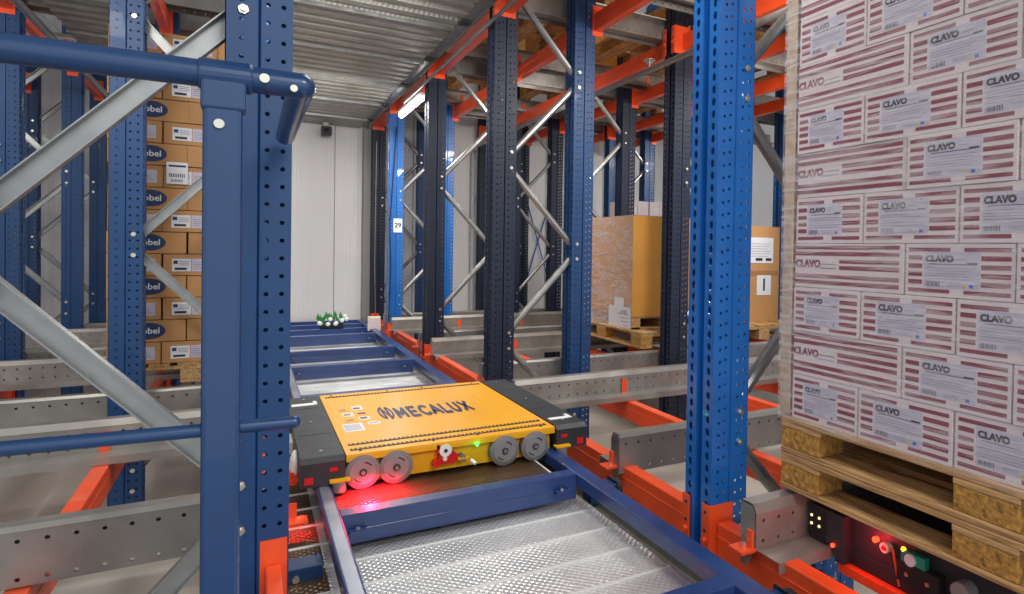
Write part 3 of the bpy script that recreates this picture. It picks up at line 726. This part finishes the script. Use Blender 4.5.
b = MB(); b.tube((0, 0, .05), (0, 0, .056), .045, STEEL, 20); b.tube((0, 0, .03), (0, 0, .036), .025, STEEL, 16); obj('deflector', b, sp)

# ------------------------------------------------------------------ small things on the track
pp = thing('flower_bunch', (.70, 6.85, -.82), 'small white and green flower bunch on the far crossbars', 'flowers')
b = MB(); b.box((-.10, -.03, .0), (.11, .05, .05), RUB); obj('base', b, pp, bevel=.008)
b = MB()
for k in range(16):
    a = random.uniform(-.13, .13); z = .06+random.random()*.07; c = (a, random.uniform(-.03, .03), z)
    b.poly([(c[0], c[1], c[2]-.03), (c[0]+.018, c[1]+.01, c[2]), (c[0]+random.uniform(-.02, .02), c[1], c[2]+.05), (c[0]-.018, c[1]-.01, c[2])], LEAF)
obj('leaves', b, pp)
for k in range(9):
    b = MB(); b.ball((random.uniform(-.13, .15), random.uniform(-.05, .0), .05+random.random()*.08), .022, WHT, 8); obj('blossom', b, pp)
b = MB(); b.box((1.02, 6.70, -.84), (1.14, 6.74, -.70), CREAM); b.box((1.03, 6.695, -.83), (1.13, 6.70, -.71), CARW)
tag(obj('junction_box', b, None, bevel=.004), 'cream junction box at the right edge of the blue track near the wall', 'box')

# ------------------------------------------------------------------ brown crates and cartons in the racks
def film_box(b, a, c): b.box((a[0]-.003, a[1]-.003, a[2]), (c[0]+.003, c[1]+.003, c[2]+.003), FILM)
pallet((2.575, 4.07, -.745), .86, 1.28, .125, 'wooden pallet under the film wrapped golden carton on the right', 'pallets in the right rack')
cb = thing('large_carton', (2.60, 4.25, -.619), 'tall golden cardboard carton wrapped in film with white sheet at its foot', 'carton')
b = MB(); b.box((0, 0, .10), (.72, 1.08, .90), CARD2); b.box((0, 0, .085), (.72, 1.08, .098), SEAM); b.box((-.001, .0, .45), (.0, 1.08, .452), SEAM); obj('box', b, cb)
b = MB()
for x in (0, .3, .64): b.box((x, 0, 0), (x+.08, 1.08, .085), WOOD)
b.box((0, 0, 0), (.72, .03, .014), WOOD); b.box((0, 1.05, 0), (.72, 1.08, .014), WOOD); obj('wooden_base', b, cb)
FILM2 = FILM.copy(); FILM2.name = 'crinkled_stretch_film'
for n_ in FILM2.node_tree.nodes:
    if n_.type == 'MAPPING': n_.inputs['Scale'].default_value = (2, 1.3, 5)
    if n_.type == 'MAP_RANGE': n_.inputs['From Min'].default_value = .42; n_.inputs['From Max'].default_value = .72; n_.inputs['To Min'].default_value = .12; n_.inputs['To Max'].default_value = .42
    if n_.type == 'TEX_NOISE': n_.inputs['Detail'].default_value = 10; n_.inputs['Distortion'].default_value = 2.5
b = MB(); b.box((-.004, -.003, .0), (-.0035, 1.083, .904), FILM2); obj('film_wrap', b, cb)
b = MB(); b.box((-.007, .01, .002), (-.005, .36, .17), PAPR); b.box((-.007, .12, .17), (-.005, .27, .24), PAPR)
for k in range(4): b.box((-.0075, .05, .02+k*.03), (-.007, .12+.03*k, .024+k*.03), INK if k % 2 else GINK)
b.me(text_me('w7508', .035), face_M((-.0076, .12, .13), (0, -1, 0), (0, 0, 1)), INK); obj('paper_sheet', b, cb)
pallet((3.46, 4.10, -.745), .80, 1.2, .125, 'wooden pallet under the numbered carton seen past the bright blue upright', 'pallets in the right rack')
c2 = thing('large_carton', (3.47, 4.30, -.619), 'large brown carton with white sheets and the number one', 'carton')
b = MB(); b.box((0, 0, 0), (.74, .95, .86), CARD); b.box((-.002, -.003, .42), (.743, .0, .46), SEAM); obj('box', b, c2)
b = MB(); b.box((.36, -.004, .53), (.66, -.002, .76), PAPR)
for k in range(6): b.box((.39, -.005, .70-k*.022), (.63-.02*(k % 3), -.004, .704-k*.022), GINK)
b.box((.45, -.005, .55), (.53, -.004, .575), INK); b.box((.57, -.005, .55), (.64, -.004, .575), INK); obj('white_sheet', b, c2)
b = MB(); b.box((.47, -.004, .24), (.64, -.002, .42), PAPR); b.me(text_me('1', .15, .004), face_M((.555, -.005, .33), (1, 0, 0), (0, 0, 1)), INK); obj('number_sheet', b, c2)
# white cartons further back
wc = 0
for i in range(3):
    for j in range(4):
        for k in range(2):
            if j == 3 and k == 1: continue
            b = MB(); b.box((0, 0, 0), (.275, .38, .286), CARW); b.box((0, -.001, .12), (.275, 0, .135), GINK); b.box((.06, -.001, .16), (.16, 0, .22), PAPR); b.box((.13, -.001, 0), (.14, .38, .287), LILA)
            o = obj('white_carton', b, None, (3.5+.29*i, 5.86+.4*k, -.619+.292*j), bevel=.003)
            tag(o, f'plain white carton behind the golden carton, {["left", "middle", "right"][i]} column, {["bottom", "second", "third", "top"][j]} layer, {["front", "back"][k]}', 'carton', 'plain white cartons in the fourth lane')
pallet((3.46, 5.80, -.745), .90, 1.2, .125, 'wooden pallet under the plain white cartons', 'pallets in the right rack')
# left rack: brown cartons with oval logos
pallet((-.635, 4.09, -.745), .74, 1.2, .105, 'wooden pallet under the brown logo cartons in the left rack')
def oval_carton(style, w_):
    b = MB(); b.box((0, 0, 0), (w_, .5, .113), CARD); b.box((.0, -.0006, .0), (w_, 0, .003), SEAM); b.box((w_-.002, -.0006, 0), (w_, 0, .113), SEAM)
    if style == 'oval':
        n = 28; cx_ = .175; pts = [(cx_+.075*math.cos(2*math.pi*k/n), -.001, .058+.045*math.sin(2*math.pi*k/n)) for k in range(n)]
        b.poly(pts, SEAM); pts = [(cx_+.073*math.cos(2*math.pi*k/n), -.0014, .058+.043*math.sin(2*math.pi*k/n)) for k in range(n)]; b.poly(pts, LOGB)
        b.me(text_me('Jobel', .045, .0008), face_M((cx_+.005, -.002, .058), (1, 0, 0), (0, 0, 1)), PAPR)
    elif style == 'label':
        x = w_-.20
        b.box((x, -.001, .022), (x+.085, 0, .09), PAPR); b.box((x+.089, -.001, .022), (x+.175, 0, .09), LILA)
        b.box((x+.006, -.0016, .062), (x+.026, -.001, .08), LOGB); b.box((x+.012, -.0016, .03), (x+.065, -.001, .042), INK)
        for k in range(3): b.box((x+.032, -.0016, .055+k*.009), (x+.078, -.001, .058+k*.009), GINK)
        for k in range(4): b.box((x+.095, -.0016, .035+k*.011), (x+.165-.01*k, -.001, .038+k*.011), GINK)
    return b
_om = {}
ordn = ['bottom', 'second', 'third', 'fourth', 'fifth', 'sixth', 'seventh', 'eighth', 'ninth', 'tenth', 'eleventh', 'twelfth', 'thirteenth', 'fourteenth', 'fifteenth']
for r in range(15):
    cols_ = [(-.632, .338, 'oval'), (-.290, .365, 'plain')] if r % 2 else [(-.632, .228, 'label'), (-.400, .238, 'label'), (-.158, .234, 'label')]
    for c, (x, w_, st) in enumerate(cols_):
        if (st, w_) not in _om: _om[(st, w_)] = mesh_only('logo_carton', oval_carton(st, w_))
        o = obj('logo_carton', None, None, (x+random.uniform(-.003, .003), 4.11+random.uniform(-.004, .006), -.638+.1165*r), mesh=_om[(st, w_)])
        pos = (["left", "right"] if len(cols_) == 2 else ["left", "middle", "right"])[c]
        tag(o, f'brown carton with {dict(oval="navy oval logo", label="white labels", plain="no print")[st]}, {ordn[r]} row up, {pos} column', 'carton', 'brown cartons in the left rack')
# a white inspection sheet across two cartons
b = MB(); b.box((0, 0, 0), (.095, .001, .115), PAPR); b.box((.01, -.0006, .09), (.085, 0, .1), INK)
for k in range(9): b.box((.012+k*.008, -.0006, .035), (.016+k*.008, 0, .055), INK); b.box((.02+k*.006, -.0006, .01), (.023+k*.006, 0, .025), INK)
tag(obj('delivery_sheet', b, None, (-.385, 4.100, .315)), 'white barcode sheet stuck upright on the brown carton stack', 'label')

# overhead pallets and loads resting on the upper rails
OZ = 1.746
k = 0
for (x, y, ln) in [(1.55, 2.28, 'second'), (2.75, 2.28, 'second'), (1.50, 4.05, 'third'), (2.72, 4.05, 'third'), (3.70, 4.05, 'third'), (1.52, 5.80, 'fourth'), (2.70, 5.80, 'fourth'), (3.8, 5.8, 'fourth'), (2.9, .12, 'first'), (4.1, 2.28, 'second')]:
    pallet((x, y, OZ), .80, 1.2, .14, f'wooden pallet on the overhead rails of the {ln} lane, {"%.0f" % ((x-1.3)//1.2+1)} from the aisle', 'pallets on the overhead rails')
    if (x, y) != (2.72, 4.05):
        b = MB(); b.box((0, 0, 0), (.76, 1.14, .8), CARD if k % 2 else CARD2); tag(obj('large_carton', b, None, (x+.02, y+.03, OZ+.14), bevel=.004), f'brown carton load on the overhead pallet of the {ln} lane, {"%.0f" % ((x-1.3)//1.2+1)} from the aisle', 'carton', 'loads on the overhead pallets')
    k += 1
b = MB()
for i in range(5): b.ball((.1+.14*i, .25+.05*(i % 2), .07), .11, BLUEP, 10, (1, 1.3, .7))
tag(obj('blue_bag', b, None, (2.78, 4.1, OZ+.152), smooth=True), 'bright blue plastic bags on the overhead pallet of the third lane', 'bag')

WALLG2 = mat('pale_grey_pipe', (205, 206, 210), .4)
# ------------------------------------------------------------------ service pipes and tie rods at the back
def vpipe(x, y, z0, z1, r, m, label, name='wall_pipe'):
    b = MB(); b.tube((x, y, z0), (x, y, z1), r, m, 12)
    z = z0+.4
    while z < z1: b.box((x-.03, y-.005, z), (x+.03, y+.03, z+.02), GALV); z += 1.0
    return tag(obj(name, b), label, 'pipe')
vpipe(2.63, 8.52, -1.4, 1.35, .028, WALLG2, 'pale grey vertical pipe on the white wall behind the right rack')
vpipe(-1.13, 8.52, -1.4, 1.35, .02, WHT, 'thin white vertical pipe on the wall behind the left rack')
for xa, xb, lab in ((-1.22, -.98, 'thin steel tie rod leaning right behind the left rack'), (-.98, -1.25, 'thin steel tie rod leaning left behind the left rack')):
    b = MB(); b.tube((xa, 8.575+.018*(xa < xb), 1.1), (xb, 8.575+.018*(xa < xb), -.85), .008, GALV, 8); tag(obj('tie_rod', b), lab, 'rod')
for k, (xa, xb) in enumerate(((3.35, 3.9), (3.9, 3.35))):
    b = MB(); b.tube((xa, 8.578+.018*k, 1.0), (xb, 8.578+.018*k, -.8), .009, BLUEP, 8); tag(obj('tie_rod', b), ['blue tie rod sloping one way', 'blue tie rod crossing it the other way'][k]+' on the white wall behind the right rack', 'rod')
b = MB(); b.path([(1.338, 8.28, 1.3), (1.335, 8.28, .5), (1.33, 8.27, -.2), (1.345, 8.28, -.85)], .007, GALV, 8); tag(obj('cable', b), 'thin silver cable running down the last dark upright before the wall', 'cable')
b = MB(); b.path([(1.36, 7.17, 1.3), (1.31, 7.17, .4), (1.30, 7.17, .3), (1.315, 7.17, -.2), (1.30, 7.17, -.8)], .006, RUB, 8); tag(obj('cable', b), 'black cable hanging along the upright with the number plate', 'cable')
